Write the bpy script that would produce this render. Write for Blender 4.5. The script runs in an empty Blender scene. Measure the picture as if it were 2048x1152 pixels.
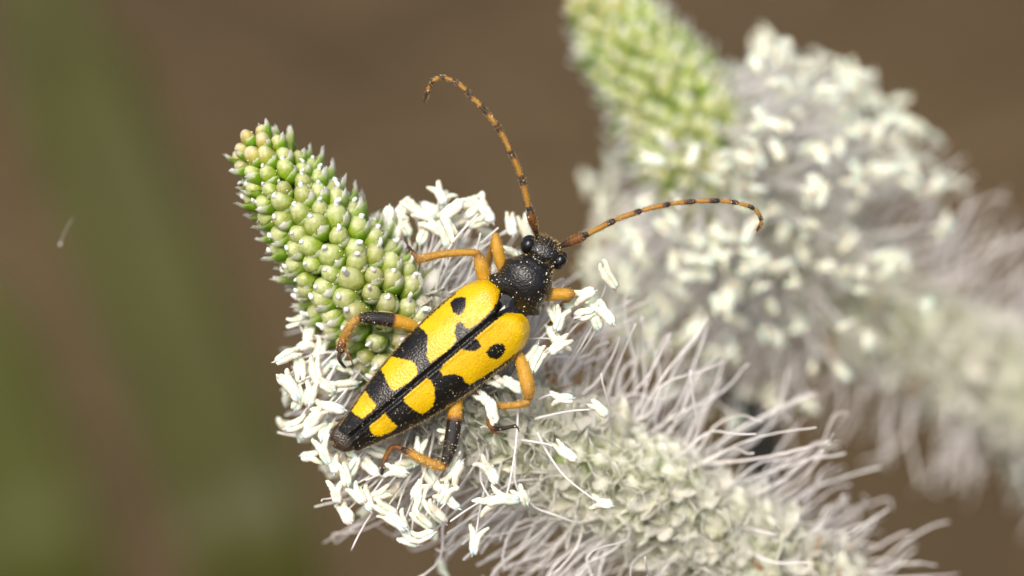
import bpy, math, random
import numpy as np
from mathutils import Vector, Matrix

random.seed(7)
rng = np.random.default_rng(7)
scene = bpy.context.scene

# ---------------------------------------------------------------- camera, world, sun, exposure
S = 2.8e-5                       # metres per photo pixel in the plane of the beetle (beetle about 16 mm long)
D = 8930.0                       # camera distance in the same unit (0.25 m)
PITCH = math.radians(40)
ORIGIN = Vector((0, 0, 0.30))    # the point in the middle of the picture, 30 cm above the ground
RX = Vector((1, 0, 0))
UP = Vector((0, math.sin(PITCH), math.cos(PITCH)))
BK = Vector((0, -math.cos(PITCH), math.sin(PITCH)))      # towards the camera
ROT = Matrix((RX, UP, BK)).transposed()

cam_data = bpy.data.cameras.new('camera')
cam = bpy.data.objects.new('camera', cam_data)
scene.collection.objects.link(cam)
cam.matrix_world = Matrix.Translation(ORIGIN + BK * D * S) @ ROT.to_4x4()
cam_data.sensor_width = 36
cam_data.lens = 36 * D / 2048
cam_data.clip_start = 0.005
cam_data.clip_end = 500
cam_data.dof.use_dof = True
cam_data.dof.focus_distance = (D + 35) * S
cam_data.dof.aperture_fstop = 14.0
cam_data.dof.aperture_blades = 0
scene.camera = cam

# light comes over the camera's left shoulder, from above
sun_local = Vector((-0.22, 0.42, 0.95)).normalized()
sun_dir = (ROT @ sun_local).normalized()
sun_el = math.asin(sun_dir.z)
sun_az = math.atan2(sun_dir.x, sun_dir.y)
world = bpy.data.worlds.new('World')
scene.world = world
world.use_nodes = True
wn = world.node_tree.nodes
wn.clear()
wo = wn.new('ShaderNodeOutputWorld')
wb = wn.new('ShaderNodeBackground')
sky = wn.new('ShaderNodeTexSky')
sky.sky_type = 'NISHITA'
sky.sun_disc = False
sky.sun_elevation = sun_el
sky.sun_rotation = sun_az
sky.air_density = 1.0
sky.dust_density = 6.0
sky.ozone_density = 0.5
wb.inputs['Strength'].default_value = 0.15
world.node_tree.links.new(sky.outputs[0], wb.inputs[0])
world.node_tree.links.new(wb.outputs[0], wo.inputs[0])
sun_data = bpy.data.lights.new('sun', 'SUN')
sun_data.energy = 2.5
sun_data.angle = math.radians(28)
sun_data.color = (1.0, 0.955, 0.88)
sun = bpy.data.objects.new('sun', sun_data)
scene.collection.objects.link(sun)
sun.location = (0, 0, 3)
sun.rotation_euler = sun_dir.to_track_quat('Z', 'Y').to_euler()
scene.view_settings.view_transform = 'Standard'
scene.view_settings.look = 'None'
scene.view_settings.exposure = 0.16
scene.view_settings.gamma = 1.0
scene.render.engine = 'CYCLES'
scene.cycles.use_denoising = True
scene.cycles.max_bounces = 12
scene.cycles.diffuse_bounces = 7
scene.cycles.transmission_bounces = 10
scene.cycles.transparent_max_bounces = 8
scene.cycles.caustics_reflective = False
scene.cycles.caustics_refractive = False

# ---------------------------------------------------------------- helpers
COL = scene.collection


def L(px, py, z=0.0):
    """photo pixel + depth (towards camera positive) -> coordinates of the picture frame"""
    k = 1 - z / D
    return np.array([(px - 1024) * k, (576 - py) * k, z], float)


def to_world(p):
    return ORIGIN + ROT @ (Vector(p) * S)


def from_world(w):
    return (ROT.transposed() @ (Vector(w) - ORIGIN)) / S


def unit(v):
    v = np.asarray(v, float)
    return v / (np.linalg.norm(v) + 1e-12)


def catmull(pts, n):
    """n points along a smooth curve through pts (any dimension)"""
    p = np.asarray(pts, float)
    p = np.vstack([2 * p[0] - p[1], p, 2 * p[-1] - p[-2]])
    m = len(p) - 3
    out = []
    for x in np.linspace(0, m, n):
        i = min(int(x), m - 1)
        t = x - i
        a, b, c, d = p[i:i + 4]
        out.append(0.5 * ((2 * b) + (c - a) * t + (2 * a - 5 * b + 4 * c - d) * t * t + (3 * b - a - 3 * c + d) * t ** 3))
    return np.array(out)


class Mesh:
    def __init__(self):
        self.v, self.f, self.m, self.n = [], [], [], 0

    def add(self, v, f, mat=0):
        v = np.asarray(v, float)
        self.v.append(v)
        self.f += [tuple(i + self.n for i in q) for q in f]
        self.m += [mat] * len(f)
        self.n += len(v)
        return self

    def verts(self):
        return np.vstack(self.v)

    def data(self, name, mats, org=None, smooth=True, attrs=None):
        me = bpy.data.meshes.new(name)
        v = self.verts()
        if org is not None:
            v = v - np.asarray(org)
        me.from_pydata(v.tolist(), [], self.f)
        mats = mats if isinstance(mats, (list, tuple)) else [mats]
        for mt in mats:
            me.materials.append(mt)
        if len(mats) > 1:
            me.polygons.foreach_set('material_index', self.m)
        if smooth:
            me.polygons.foreach_set('use_smooth', [True] * len(self.f))
        for k, a in (attrs or {}).items():
            at = me.attributes.new(k, 'FLOAT', 'POINT')
            at.data.foreach_set('value', np.asarray(a, np.float32))
        me.update()
        return me


def frames(pts):
    """parallel transported frames along a polyline"""
    p = np.asarray(pts, float)
    t = np.gradient(p, axis=0)
    t /= np.linalg.norm(t, axis=1)[:, None] + 1e-12
    ref = np.array([0, 0, 1.0]) if abs(t[0][2]) < 0.9 else np.array([1.0, 0, 0])
    a = unit(np.cross(t[0], np.cross(ref, t[0])))
    A = [a]
    for i in range(1, len(p)):
        a = a - t[i] * np.dot(a, t[i])
        a = unit(a)
        A.append(a)
    A = np.array(A)
    return t, A, np.cross(t, A)


def tube(pts, rad, sides=6, flat=1.0):
    p = np.asarray(pts, float)
    r = np.broadcast_to(np.asarray(rad, float), (len(p),))
    t, A, B = frames(p)
    th = np.arange(sides) * 2 * math.pi / sides
    v = (p[:, None, :] + r[:, None, None] * (np.cos(th)[None, :, None] * A[:, None, :] * flat + np.sin(th)[None, :, None] * B[:, None, :]))
    v = v.reshape(-1, 3)
    f = []
    n = len(p)
    for i in range(n - 1):
        for j in range(sides):
            k = (j + 1) % sides
            f.append((i * sides + j, i * sides + k, (i + 1) * sides + k, (i + 1) * sides + j))
    c0, c1 = len(v), len(v) + 1
    v = np.vstack([v, p[0] - t[0] * r[0] * 0.6, p[-1] + t[-1] * r[-1] * 0.6])
    for j in range(sides):
        k = (j + 1) % sides
        f.append((c0, k, j))
        f.append((c1, (n - 1) * sides + j, (n - 1) * sides + k))
    return v, f


def revolve(prof, sides=10, lobes=0, amp=0.0):
    """profile [(r, z)...] round z"""
    v, f = [], []
    for (r, z) in prof:
        for j in range(sides):
            a = 2 * math.pi * j / sides
            rr = r * (1 + amp * math.cos(lobes * a))
            v.append((rr * math.cos(a), rr * math.sin(a), z))
    n = len(prof)
    for i in range(n - 1):
        for j in range(sides):
            k = (j + 1) % sides
            f.append((i * sides + j, i * sides + k, (i + 1) * sides + k, (i + 1) * sides + j))
    c = len(v)
    v.append((0, 0, prof[-1][1] + prof[-1][0] * 0.3))
    for j in range(sides):
        f.append((c, (n - 1) * sides + j, (n - 1) * sides + (j + 1) % sides))
    return np.array(v), f


def ico(center, r):
    g = (1 + 5 ** .5) / 2
    v = np.array([(-1, g, 0), (1, g, 0), (-1, -g, 0), (1, -g, 0), (0, -1, g), (0, 1, g), (0, -1, -g), (0, 1, -g), (g, 0, -1), (g, 0, 1), (-g, 0, -1), (-g, 0, 1)]) / math.sqrt(1 + g * g)
    f = [(0, 11, 5), (0, 5, 1), (0, 1, 7), (0, 7, 10), (0, 10, 11), (1, 5, 9), (5, 11, 4), (11, 10, 2), (10, 7, 6), (7, 1, 8), (3, 9, 4), (3, 4, 2), (3, 2, 6), (3, 6, 8), (3, 8, 9), (4, 9, 5), (2, 4, 11), (6, 2, 10), (8, 6, 7), (9, 8, 1)]
    return v * r + np.asarray(center), f


class Thing:
    """an Empty at the thing's base; its parts are given in picture-frame coordinates"""

    def __init__(self, name, org, label, cat, group=None):
        self.org = np.asarray(org, float)
        o = bpy.data.objects.new(name, None)
        COL.objects.link(o)
        o.empty_display_size = 20
        o.matrix_world = Matrix.Translation(to_world(org)) @ ROT.to_4x4() @ Matrix.Scale(S, 4)
        o['label'] = label
        o['category'] = cat
        if group:
            o['group'] = group
        self.root = o

    def part(self, name, mesh, mats, parent=None, smooth=True, attrs=None, kind=None, label=None):
        me = mesh.data(name, mats, self.org, smooth, attrs)
        o = bpy.data.objects.new(name, me)
        COL.objects.link(o)
        o.parent = parent or self.root
        if kind:
            o['kind'] = kind
        if label:
            o['label'] = label
        return o

    def place(self, name, me, pos, zaxis, xhint, scale=(1, 1, 1), parent=None, shift=True):
        """shared mesh placed with its own matrix"""
        z = unit(zaxis)
        x = np.asarray(xhint, float)
        x = unit(x - z * np.dot(x, z))
        y = np.cross(z, x)
        M = Matrix(((x[0], y[0], z[0], 0), (x[1], y[1], z[1], 0), (x[2], y[2], z[2], 0), (0, 0, 0, 1)))
        p = np.asarray(pos) - self.org if shift else np.asarray(pos)
        o = bpy.data.objects.new(name, me)
        COL.objects.link(o)
        o.parent = parent or self.root
        o.matrix_basis = Matrix.Translation(Vector(p)) @ M @ Matrix.Diagonal((*scale, 1))
        return o


# ---------------------------------------------------------------- materials
class Mat:
    def __init__(self, name):
        self.m = bpy.data.materials.new(name)
        self.m.use_nodes = True
        self.t = self.m.node_tree
        self.n = self.t.nodes
        self.b = self.n['Principled BSDF']
        self.out = self.n['Material Output']

    def new(self, kind, **kw):
        n = self.n.new(kind)
        for k, v in kw.items():
            if hasattr(n, k):
                setattr(n, k, v)
            else:
                n.inputs[k.replace('_', ' ')].default_value = v
        return n

    def link(self, a, b):
        self.t.links.new(a, b)

    def set(self, **kw):
        for k, v in kw.items():
            self.b.inputs[k.replace('_', ' ')].default_value = v
        return self

    def ramp(self, fac, stops, interp='LINEAR'):
        r = self.n.new('ShaderNodeValToRGB')
        r.color_ramp.interpolation = interp
        e = r.color_ramp.elements
        while len(e) < len(stops):
            e.new(0.5)
        for el, (p, c) in zip(e, stops):
            el.position = p
            el.color = (*c, 1)
        self.link(fac, r.inputs[0])
        return r.outputs[0]

    def noise(self, scale, detail=3, coord='Object', rough=0.55):
        tc = self.n.new('ShaderNodeTexCoord')
        nz = self.n.new('ShaderNodeTexNoise')
        nz.inputs['Scale'].default_value = scale
        nz.inputs['Detail'].default_value = detail
        nz.inputs['Roughness'].default_value = rough
        self.link(tc.outputs[coord], nz.inputs['Vector'])
        return nz.outputs['Fac']

    def gen(self, axis='Z'):
        tc = self.n.new('ShaderNodeTexCoord')
        sp = self.n.new('ShaderNodeSeparateXYZ')
        self.link(tc.outputs['Generated'], sp.inputs[0])
        return sp.outputs[axis]

    def rand(self):
        return self.n.new('ShaderNodeObjectInfo').outputs['Random']

    def math(self, op, a, b, clamp=False):
        m = self.n.new('ShaderNodeMath')
        m.operation = op
        m.use_clamp = clamp
        for i, x in enumerate((a, b)):
            if isinstance(x, (int, float)):
                m.inputs[i].default_value = x
            else:
                self.link(x, m.inputs[i])
        return m.outputs[0]

    def mix(self, fac, a, b, blend='MIX'):
        m = self.n.new('ShaderNodeMix')
        m.data_type = 'RGBA'
        m.blend_type = blend
        for s, x in ((m.inputs[0], fac), (m.inputs[6], a), (m.inputs[7], b)):
            if isinstance(x, (int, float)):
                s.default_value = x
            elif isinstance(x, tuple):
                s.default_value = (*x, 1)
            else:
                self.link(x, s)
        return m.outputs[2]

    def color(self, c):
        if isinstance(c, tuple):
            self.b.inputs['Base Color'].default_value = (*c, 1)
        else:
            self.link(c, self.b.inputs['Base Color'])
        return self

    def bump(self, h, dist, strength=1.0):
        b = self.n.new('ShaderNodeBump')
        b.inputs['Distance'].default_value = dist
        b.inputs['Strength'].default_value = strength
        self.link(h, b.inputs['Height'])
        self.link(b.outputs[0], self.b.inputs['Normal'])
        return self

    def translucent(self, col, fac):
        """light passing through a thin sheet"""
        t = self.n.new('ShaderNodeBsdfTranslucent')
        if isinstance(col, tuple):
            t.inputs[0].default_value = (*col, 1)
        else:
            self.link(col, t.inputs[0])
        mx = self.n.new('ShaderNodeMixShader')
        if isinstance(fac, (int, float)):
            mx.inputs[0].default_value = fac
        else:
            self.link(fac, mx.inputs[0])
        self.link(self.b.outputs[0], mx.inputs[1])
        self.link(t.outputs[0], mx.inputs[2])
        self.link(mx.outputs[0], self.out.inputs[0])
        return self


def attr(m, name):
    a = m.n.new('ShaderNodeAttribute')
    a.attribute_name = name
    return a.outputs['Fac']


M = {}


def make_materials():
    # wing cases: yellow with black marks (signed distance to the outline of the yellow fields)
    m = Mat('elytron_shell')
    sd = attr(m, 'yellow_field')
    wob = m.math('MULTIPLY', m.math('SUBTRACT', m.noise(0.24, 4), 0.5), 9.0)
    e = m.math('ADD', sd, wob)
    fac = m.math('MULTIPLY_ADD', e, 0.36, True)
    m.n[fac.node.name].inputs[2].default_value = 0.5
    yel = m.ramp(m.noise(0.022, 6, rough=0.7), [(0.28, (0.56, 0.31, 0.001)), (0.5, (0.65, 0.405, 0.001)), (0.72, (0.71, 0.46, 0.001))])
    rim = m.ramp(e, [(0.0, (0.10, 0.03, 0.004)), (1.0, (0.62, 0.30, 0.004))])
    col = m.mix(fac, (0.006, 0.0055, 0.005), yel)
    m.color(col)
    tc = m.n.new('ShaderNodeTexCoord')
    vo = m.n.new('ShaderNodeTexVoronoi')
    vo.inputs['Scale'].default_value = 0.24
    m.link(tc.outputs['Object'], vo.inputs['Vector'])
    nz = m.noise(0.02, 2)
    h = m.math('ADD', vo.outputs['Distance'], m.math('MULTIPLY', nz, 2.0))
    m.bump(h, 0.8 * S, 1.0)
    m.set(Roughness=0.30, Specular_IOR_Level=0.42)
    m.b.inputs['Subsurface Weight'].default_value = 0.0
    M['elytron'] = m.m

    m = Mat('black_cuticle')
    m.color(m.mix(attr(m, 'brown'), (0.006, 0.0056, 0.0052), (0.030, 0.018, 0.007))).set(Roughness=0.33, Specular_IOR_Level=0.5)
    tc = m.n.new('ShaderNodeTexCoord')
    vo = m.n.new('ShaderNodeTexVoronoi')
    vo.inputs['Scale'].default_value = 0.26
    m.link(tc.outputs['Object'], vo.inputs['Vector'])
    m.bump(vo.outputs['Distance'], 0.9 * S, 1.0)
    M['black'] = m.m

    m = Mat('gloss_black')
    m.color((0.004, 0.004, 0.0045)).set(Roughness=0.12, Specular_IOR_Level=0.6)
    M['gloss'] = m.m

    m = Mat('eye_lens')
    m.color((0.003, 0.003, 0.0035)).set(Roughness=0.2, Specular_IOR_Level=0.6)
    tc = m.n.new('ShaderNodeTexCoord')
    vo = m.n.new('ShaderNodeTexVoronoi')
    vo.inputs['Scale'].default_value = 0.6
    m.link(tc.outputs['Object'], vo.inputs['Vector'])
    m.bump(vo.outputs['Distance'], 0.35 * S, 0.6)
    M['eye'] = m.m

    # legs and antennae: 'dark' attribute 0 orange .. 1 black
    m = Mat('banded_limb')
    d = attr(m, 'dark')
    d = m.math('ADD', d, m.math('MULTIPLY', m.math('SUBTRACT', m.noise(0.15, 3), 0.5), 0.35), True)
    c = m.ramp(d, [(0.0, (0.56, 0.30, 0.016)), (0.25, (0.38, 0.185, 0.016)), (0.5, (0.19, 0.065, 0.010)), (0.72, (0.030, 0.012, 0.006)), (1.0, (0.008, 0.006, 0.005))])
    m.color(c).set(Roughness=0.33, Specular_IOR_Level=0.5)
    m.b.inputs['Subsurface Weight'].default_value = 0.25
    m.b.inputs['Subsurface Radius'].default_value = (1.0, 0.45, 0.1)
    m.b.inputs['Subsurface Scale'].default_value = 5 * S
    m.bump(m.noise(0.35, 3), 2.4 * S, 1.0)
    M['limb'] = m.m

    m = Mat('golden_hair')
    m.color((0.55, 0.38, 0.14)).set(Roughness=0.4)
    m.translucent((0.5, 0.35, 0.12), 0.3)
    M['hair'] = m.m

    m = Mat('pollen')
    m.color(m.ramp(m.noise(0.02, 0), [(0.35, (0.80, 0.70, 0.42)), (0.65, (0.85, 0.80, 0.66))])).set(Roughness=0.6)
    M['pollen'] = m.m

    # flower buds: green at the foot, pearly and pale towards the top
    m = Mat('bud_skin')
    z = m.gen('Z')
    r = m.rand()
    n = m.noise(0.05, 4)
    zz = m.math('ADD', z, m.math('MULTIPLY', m.math('SUBTRACT', n, 0.5), 0.60), True)
    green = m.ramp(zz, [(0.0, (0.05, 0.20, 0.001)), (0.30, (0.11, 0.27, 0.001)), (0.50, (0.19, 0.31, 0.006)), (0.74, (0.28, 0.36, 0.055)), (1.0, (0.52, 0.56, 0.30))])
    straw = m.ramp(zz, [(0.0, (0.06, 0.18, 0.001)), (0.3, (0.16, 0.26, 0.010)), (0.55, (0.28, 0.30, 0.075)), (0.8, (0.39, 0.37, 0.18)), (1.0, (0.56, 0.52, 0.39))])
    a = attr(m, 'age')
    oi = m.n.new('ShaderNodeObjectInfo')
    sp = m.n.new('ShaderNodeSeparateColor')
    m.link(oi.outputs['Color'], sp.inputs[0])
    yellow = m.ramp(zz, [(0.0, (0.26, 0.33, 0.003)), (0.4, (0.38, 0.39, 0.015)), (0.75, (0.48, 0.42, 0.13)), (1.0, (0.66, 0.57, 0.44))])
    c = m.mix(sp.outputs[0], green, straw)
    c = m.mix(sp.outputs[1], c, yellow)
    c = m.mix(m.math('MULTIPLY', m.math('SUBTRACT', r, 0.4), 0.6, True), c, (0.24, 0.19, 0.06))
    spk = m.ramp(m.noise(0.11, 5, rough=0.7), [(0.66, (0, 0, 0)), (0.74, (1, 1, 1))])
    c = m.mix(m.math('MULTIPLY', spk, 0.35), c, (0.30, 0.13, 0.05))
    m.color(c).set(Roughness=0.32, Specular_IOR_Level=0.5)
    m.b.inputs['Subsurface Weight'].default_value = 0.7
    m.b.inputs['Subsurface Radius'].default_value = (0.9, 1.0, 0.25)
    m.b.inputs['Subsurface Scale'].default_value = 22 * S
    m.bump(m.noise(0.10, 4), 3.0 * S, 0.8)
    M['bud'] = m.m

    m = Mat('bract_skin')
    z = m.gen('Z')
    x = m.math('ABSOLUTE', m.math('SUBTRACT', m.gen('Y'), 0.5), 0)
    edge = m.math('MULTIPLY', x, 1.7)
    k = m.math('MAXIMUM', m.math('MULTIPLY', z, z), m.math('MULTIPLY', edge, z))
    k = m.math('ADD', k, m.math('MULTIPLY', m.math('SUBTRACT', m.noise(0.08, 3), 0.5), 0.4), True)
    c = m.ramp(k, [(0.0, (0.11, 0.29, 0.002)), (0.36, (0.18, 0.35, 0.006)), (0.50, (0.40, 0.52, 0.14)), (0.66, (0.78, 0.80, 0.68)), (1.0, (0.86, 0.85, 0.82))])
    m.color(c).set(Roughness=0.35)
    m.bump(m.noise(0.12, 3), 2 * S, 0.6)
    m.translucent(c, 0.3)
    # the margin is a clear membrane
    tr = m.n.new('ShaderNodeBsdfTransparent')
    mx = m.n.new('ShaderNodeMixShader')
    m.link(m.ramp(k, [(0.48, (0, 0, 0)), (0.70, (0.42, 0.42, 0.42)), (1.0, (0.15, 0.15, 0.15))]), mx.inputs[0])
    m.link(m.out.inputs[0].links[0].from_socket, mx.inputs[1])
    m.link(tr.outputs[0], mx.inputs[2])
    m.link(mx.outputs[0], m.out.inputs[0])
    M['bract'] = m.m

    m = Mat('stigma_white')
    m.color((0.82, 0.83, 0.80)).set(Roughness=0.6)
    m.bump(m.noise(0.5, 3), 2 * S, 1.0)
    m.b.inputs['Subsurface Weight'].default_value = 0.4
    m.b.inputs['Subsurface Scale'].default_value = 8 * S
    M['stigma'] = m.m

    # papery petals and open florets
    m = Mat('papery_floret')
    n = m.noise(0.03, 4)
    z = m.gen('Z')
    c = m.ramp(m.math('ADD', m.math('MULTIPLY', z, 0.6), m.math('MULTIPLY', n, 0.5)), [(0.10, (0.50, 0.64, 0.22)), (0.28, (0.76, 0.82, 0.56)), (0.48, (0.87, 0.89, 0.73)), (0.85, (0.91, 0.91, 0.82))])
    c = m.mix(m.math('MULTIPLY', m.math('SUBTRACT', m.rand(), 0.55), 0.5, True), c, (0.62, 0.50, 0.36))
    m.color(c).set(Roughness=0.4)
    m.bump(m.noise(0.12, 4), 2 * S, 0.8)
    m.translucent(c, 0.25)
    tr = m.n.new('ShaderNodeBsdfTransparent')
    mx = m.n.new('ShaderNodeMixShader')
    mx.inputs[0].default_value = 0.15
    m.link(m.out.inputs[0].links[0].from_socket, mx.inputs[1])
    m.link(tr.outputs[0], mx.inputs[2])
    m.link(mx.outputs[0], m.out.inputs[0])
    M['floret'] = m.m

    m = Mat('corolla_lobe')
    n = m.noise(0.06, 4)
    c = m.ramp(n, [(0.3, (0.62, 0.62, 0.50)), (0.55, (0.78, 0.77, 0.70)), (0.8, (0.74, 0.66, 0.58))])
    m.color(c).set(Roughness=0.35)
    m.bump(n, 2 * S, 0.7)
    m.translucent(c, 0.25)
    M['corolla'] = m.m

    m = Mat('filament_white')
    n = m.noise(0.012, 2)
    c = m.ramp(n, [(0.35, (0.78, 0.76, 0.75)), (0.65, (0.85, 0.85, 0.81))])
    m.color(c).set(Roughness=0.4)
    m.translucent(c, 0.25)
    M['filament'] = m.m

    m = Mat('filament_wilted')
    n = m.noise(0.010, 3)
    r = m.rand()
    c = m.ramp(n, [(0.3, (0.82, 0.78, 0.77)), (0.55, (0.90, 0.88, 0.85)), (0.75, (0.87, 0.84, 0.77))])
    c = m.mix(m.math('MULTIPLY', m.math('SUBTRACT', r, 0.7), 1.2, True), c, (0.60, 0.50, 0.42))
    m.color(c).set(Roughness=0.5)
    m.bump(m.noise(0.2, 3), 2 * S, 0.6)
    m.translucent(c, 0.25)
    M['wilted'] = m.m

    m = Mat('anther_cream')
    z = m.gen('Z')
    n = m.noise(0.06, 3)
    r = m.rand()
    c = m.ramp(n, [(0.32, (0.75, 0.72, 0.53)), (0.65, (0.86, 0.85, 0.74))])
    c = m.mix(m.math('MULTIPLY', m.math('SUBTRACT', r, 0.85), 1.8, True), c, (0.70, 0.60, 0.42))
    lil = m.ramp(z, [(0.0, (1, 1, 1)), (0.22, (0, 0, 0))])
    c = m.mix(m.math('MULTIPLY', lil, m.math('MULTIPLY', r, 0.85)), c, (0.58, 0.42, 0.55))
    m.color(c).set(Roughness=0.5)
    m.b.inputs['Subsurface Weight'].default_value = 0.6
    m.b.inputs['Subsurface Scale'].default_value = 14 * S
    m.bump(m.noise(0.12, 4), 2.5 * S, 0.9)
    M['anther'] = m.m

    m = Mat('dried_corolla')
    c = m.ramp(m.noise(0.05, 3), [(0.3, (0.46, 0.26, 0.11)), (0.7, (0.68, 0.48, 0.30))])
    m.color(c).set(Roughness=0.6)
    m.translucent(c, 0.3)
    M['dried'] = m.m

    m = Mat('stalk_green')
    c = m.ramp(m.noise(0.02, 4), [(0.3, (0.36, 0.46, 0.16)), (0.7, (0.52, 0.60, 0.30))])
    m.color(c).set(Roughness=0.5)
    m.bump(m.noise(0.08, 3), 3 * S, 0.7)
    M['stalk'] = m.m

    for nm, lo, hi in (('blade_olive', (0.060, 0.062, 0.009), (0.078, 0.080, 0.012)), ('blade_green', (0.070, 0.078, 0.010), (0.092, 0.098, 0.016)), ('leaf_bright', (0.04, 0.11, 0.008), (0.07, 0.17, 0.014))):
        m = Mat(nm)
        c = m.ramp(m.noise(0.003, 4), [(0.3, lo), (0.7, hi)])
        m.color(c).set(Roughness=0.5)
        m.translucent(c, 0.3)
        M[nm] = m.m

    m = Mat('dark_stem')
    c = m.ramp(m.noise(0.01, 3), [(0.3, (0.030, 0.032, 0.026)), (0.7, (0.060, 0.058, 0.046))])
    m.color(c).set(Roughness=0.6)
    M['dark_stem'] = m.m

    # bare brown soil
    m = Mat('soil')
    big = m.noise(7.0, 1)
    fine = m.noise(120.0, 6, rough=0.65)
    c1 = m.ramp(big, [(0.30, (0.058, 0.040, 0.019)), (0.5, (0.078, 0.053, 0.025)), (0.72, (0.110, 0.077, 0.039))])
    c = m.mix(0.35, c1, m.ramp(fine, [(0.3, (0.036, 0.024, 0.011)), (0.7, (0.13, 0.090, 0.045))]))
    m.color(c).set(Roughness=0.95, Specular_IOR_Level=0.2)
    m.bump(fine, 0.004, 0.8)
    M['soil'] = m.m

    m = Mat('dry_litter')
    c = m.ramp(m.rand(), [(0.0, (0.16, 0.11, 0.06)), (1.0, (0.30, 0.22, 0.12))])
    m.color(m.ramp(m.noise(30.0, 3), [(0.3, (0.075, 0.048, 0.02)), (0.7, (0.19, 0.125, 0.06))])).set(Roughness=0.8)
    M['litter'] = m.m


make_materials()

# ---------------------------------------------------------------- ground
me = bpy.data.meshes.new('ground')
gx = np.concatenate([[-150, -40, -10, -3, -1.2], np.linspace(-0.7, 0.7, 57), [1.2, 3, 10, 40, 150]])
gy = np.concatenate([[-150, -40, -10, -3, -1.2], np.linspace(-0.5, 1.1, 65), [1.6, 3, 10, 40, 150]])
gv, gf = [], []
for y in gy:
    for x in gx:
        h = 0.004 * math.sin(x * 37 + 2 * math.sin(y * 23)) + 0.003 * math.sin(y * 51 + x * 18) if max(abs(x), abs(y)) < 0.9 else 0
        gv.append((x, y, h - 0.006))
for j in range(len(gy) - 1):
    for i in range(len(gx) - 1):
        a = j * len(gx) + i
        gf.append((a, a + 1, a + 1 + len(gx), a + len(gx)))
me.from_pydata(gv, [], gf)
me.polygons.foreach_set('use_smooth', [True] * len(gf))
me.materials.append(M['soil'])
ground = bpy.data.objects.new('ground', me)
COL.objects.link(ground)
ground['kind'] = 'structure'
ground['label'] = 'bare brown soil far below the flower spikes'
ground['category'] = 'ground'

lm = Mesh()
for i in range(900):
    x, y = rng.uniform(-0.45, 0.45), rng.uniform(-0.15, 0.85)
    a, ln, w = rng.uniform(0, math.pi), rng.uniform(0.01, 0.05), rng.uniform(0.0006, 0.002)
    d = np.array([math.cos(a), math.sin(a), 0])
    q = np.array([-d[1], d[0], 0])
    c = np.array([x, y, rng.uniform(0.002, 0.006)])
    up = np.array([0, 0, rng.uniform(0.001, 0.006)])
    v = [c - d * ln / 2 - q * w, c - d * ln / 2 + q * w, c + q * w * 1.3 + up, c - q * w * 1.3 + up, c + d * ln / 2 + q * w * .3, c + d * ln / 2 - q * w * .3]
    lm.add(v, [(0, 1, 2, 3), (3, 2, 4, 5)])
lo = bpy.data.objects.new('dry_litter', lm.data('dry_litter', M['litter'], None, False))
COL.objects.link(lo)
lo['kind'] = 'stuff'
lo['label'] = 'dead grass scraps lying on the brown soil'
lo['category'] = 'litter'


# ---------------------------------------------------------------- grass blades and leaf behind
DOWN = np.array([0, -math.cos(PITCH), -math.sin(PITCH)])


def height(p):
    return to_world(p).z / S


def blade(name, pts, width, mat, label, cat, group=None, keel=0.18):
    """a grass leaf: pts from tip to the last visible point, then down to the soil"""
    pts = [np.asarray(p, float) for p in pts]
    last, prev = pts[-1], pts[-2]
    dirn = unit(last - prev)
    h = height(last)
    for k in (0.2, 0.5, 0.8, 1.0):
        side = dirn * h * 0.18 * math.sin(k * math.pi / 2)
        q = last + side
        q = q + DOWN * height(q) * k
        pts.append(q)
    P = catmull(pts, 44)
    t = np.gradient(P, axis=0)
    n = len(P)
    v, f = [], []
    for i in range(n):
        tt = unit(t[i])
        sd = unit(np.cross(tt, np.array([0.15, 0.0, 1.0])))
        nn = np.cross(sd, tt)
        w = width * min(1.0, (i / n) * 5 + 0.06) * 0.5
        for q, hh in ((-1, 1), (-0.5, 0.35), (0, 0), (0.5, 0.35), (1, 1)):
            v.append(P[i] + sd * w * q + nn * w * keel * hh)
        for q in (1, 0, -1):
            v.append(P[i] + sd * w * q + nn * (w * keel * abs(q) - width * 0.03))
    for i in range(n - 1):
        for j in range(8):
            k = (j + 1) % 8
            f.append((i * 8 + j, i * 8 + k, (i + 1) * 8 + k, (i + 1) * 8 + j))
    f.append(tuple(range(8)))
    f.append(tuple((n - 1) * 8 + j for j in reversed(range(8))))
    th = Thing(name, P[-1], label, cat, group)
    o = th.part('leaf', Mesh().add(v, f), mat)
    return th


blade('grass_blade', [L(-40, -420, -4600), L(70, -20, -4700), L(180, 250, -4800), L(330, 640, -4900), L(455, 960, -5000), L(520, 1200, -5100)], 420, M['blade_olive'],
      "wide olive green grass blade behind the tip of the beetle's flower spike", 'grass blade')
blade('grass_blade', [L(-190, 420, -6900), L(-130, 600, -7000), L(-60, 800, -7100), L(10, 1000, -7200), L(60, 1200, -7300)], 620, M['blade_green'],
      'darker green grass blade farther off, beyond the wide olive blade', 'grass blade')

# ---------------------------------------------------------------- beetle
bo = L(860, 720, -75)
B = Thing('longhorn_beetle', bo, 'yellow and black spotted longhorn beetle with banded antennae on the flower spike', 'beetle')
O2 = np.array([695.0, 880.0])
AX = np.array([0.767, -0.642])
NX = np.array([-0.642, -0.767])


def uvz(u, v, z):
    p = O2 + AX * u + NX * v
    return L(p[0], p[1], z)


def crop2(pts):
    return np.array([(540 + x / 2.618, 520 + y / 2.618) for x, y in pts])


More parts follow.
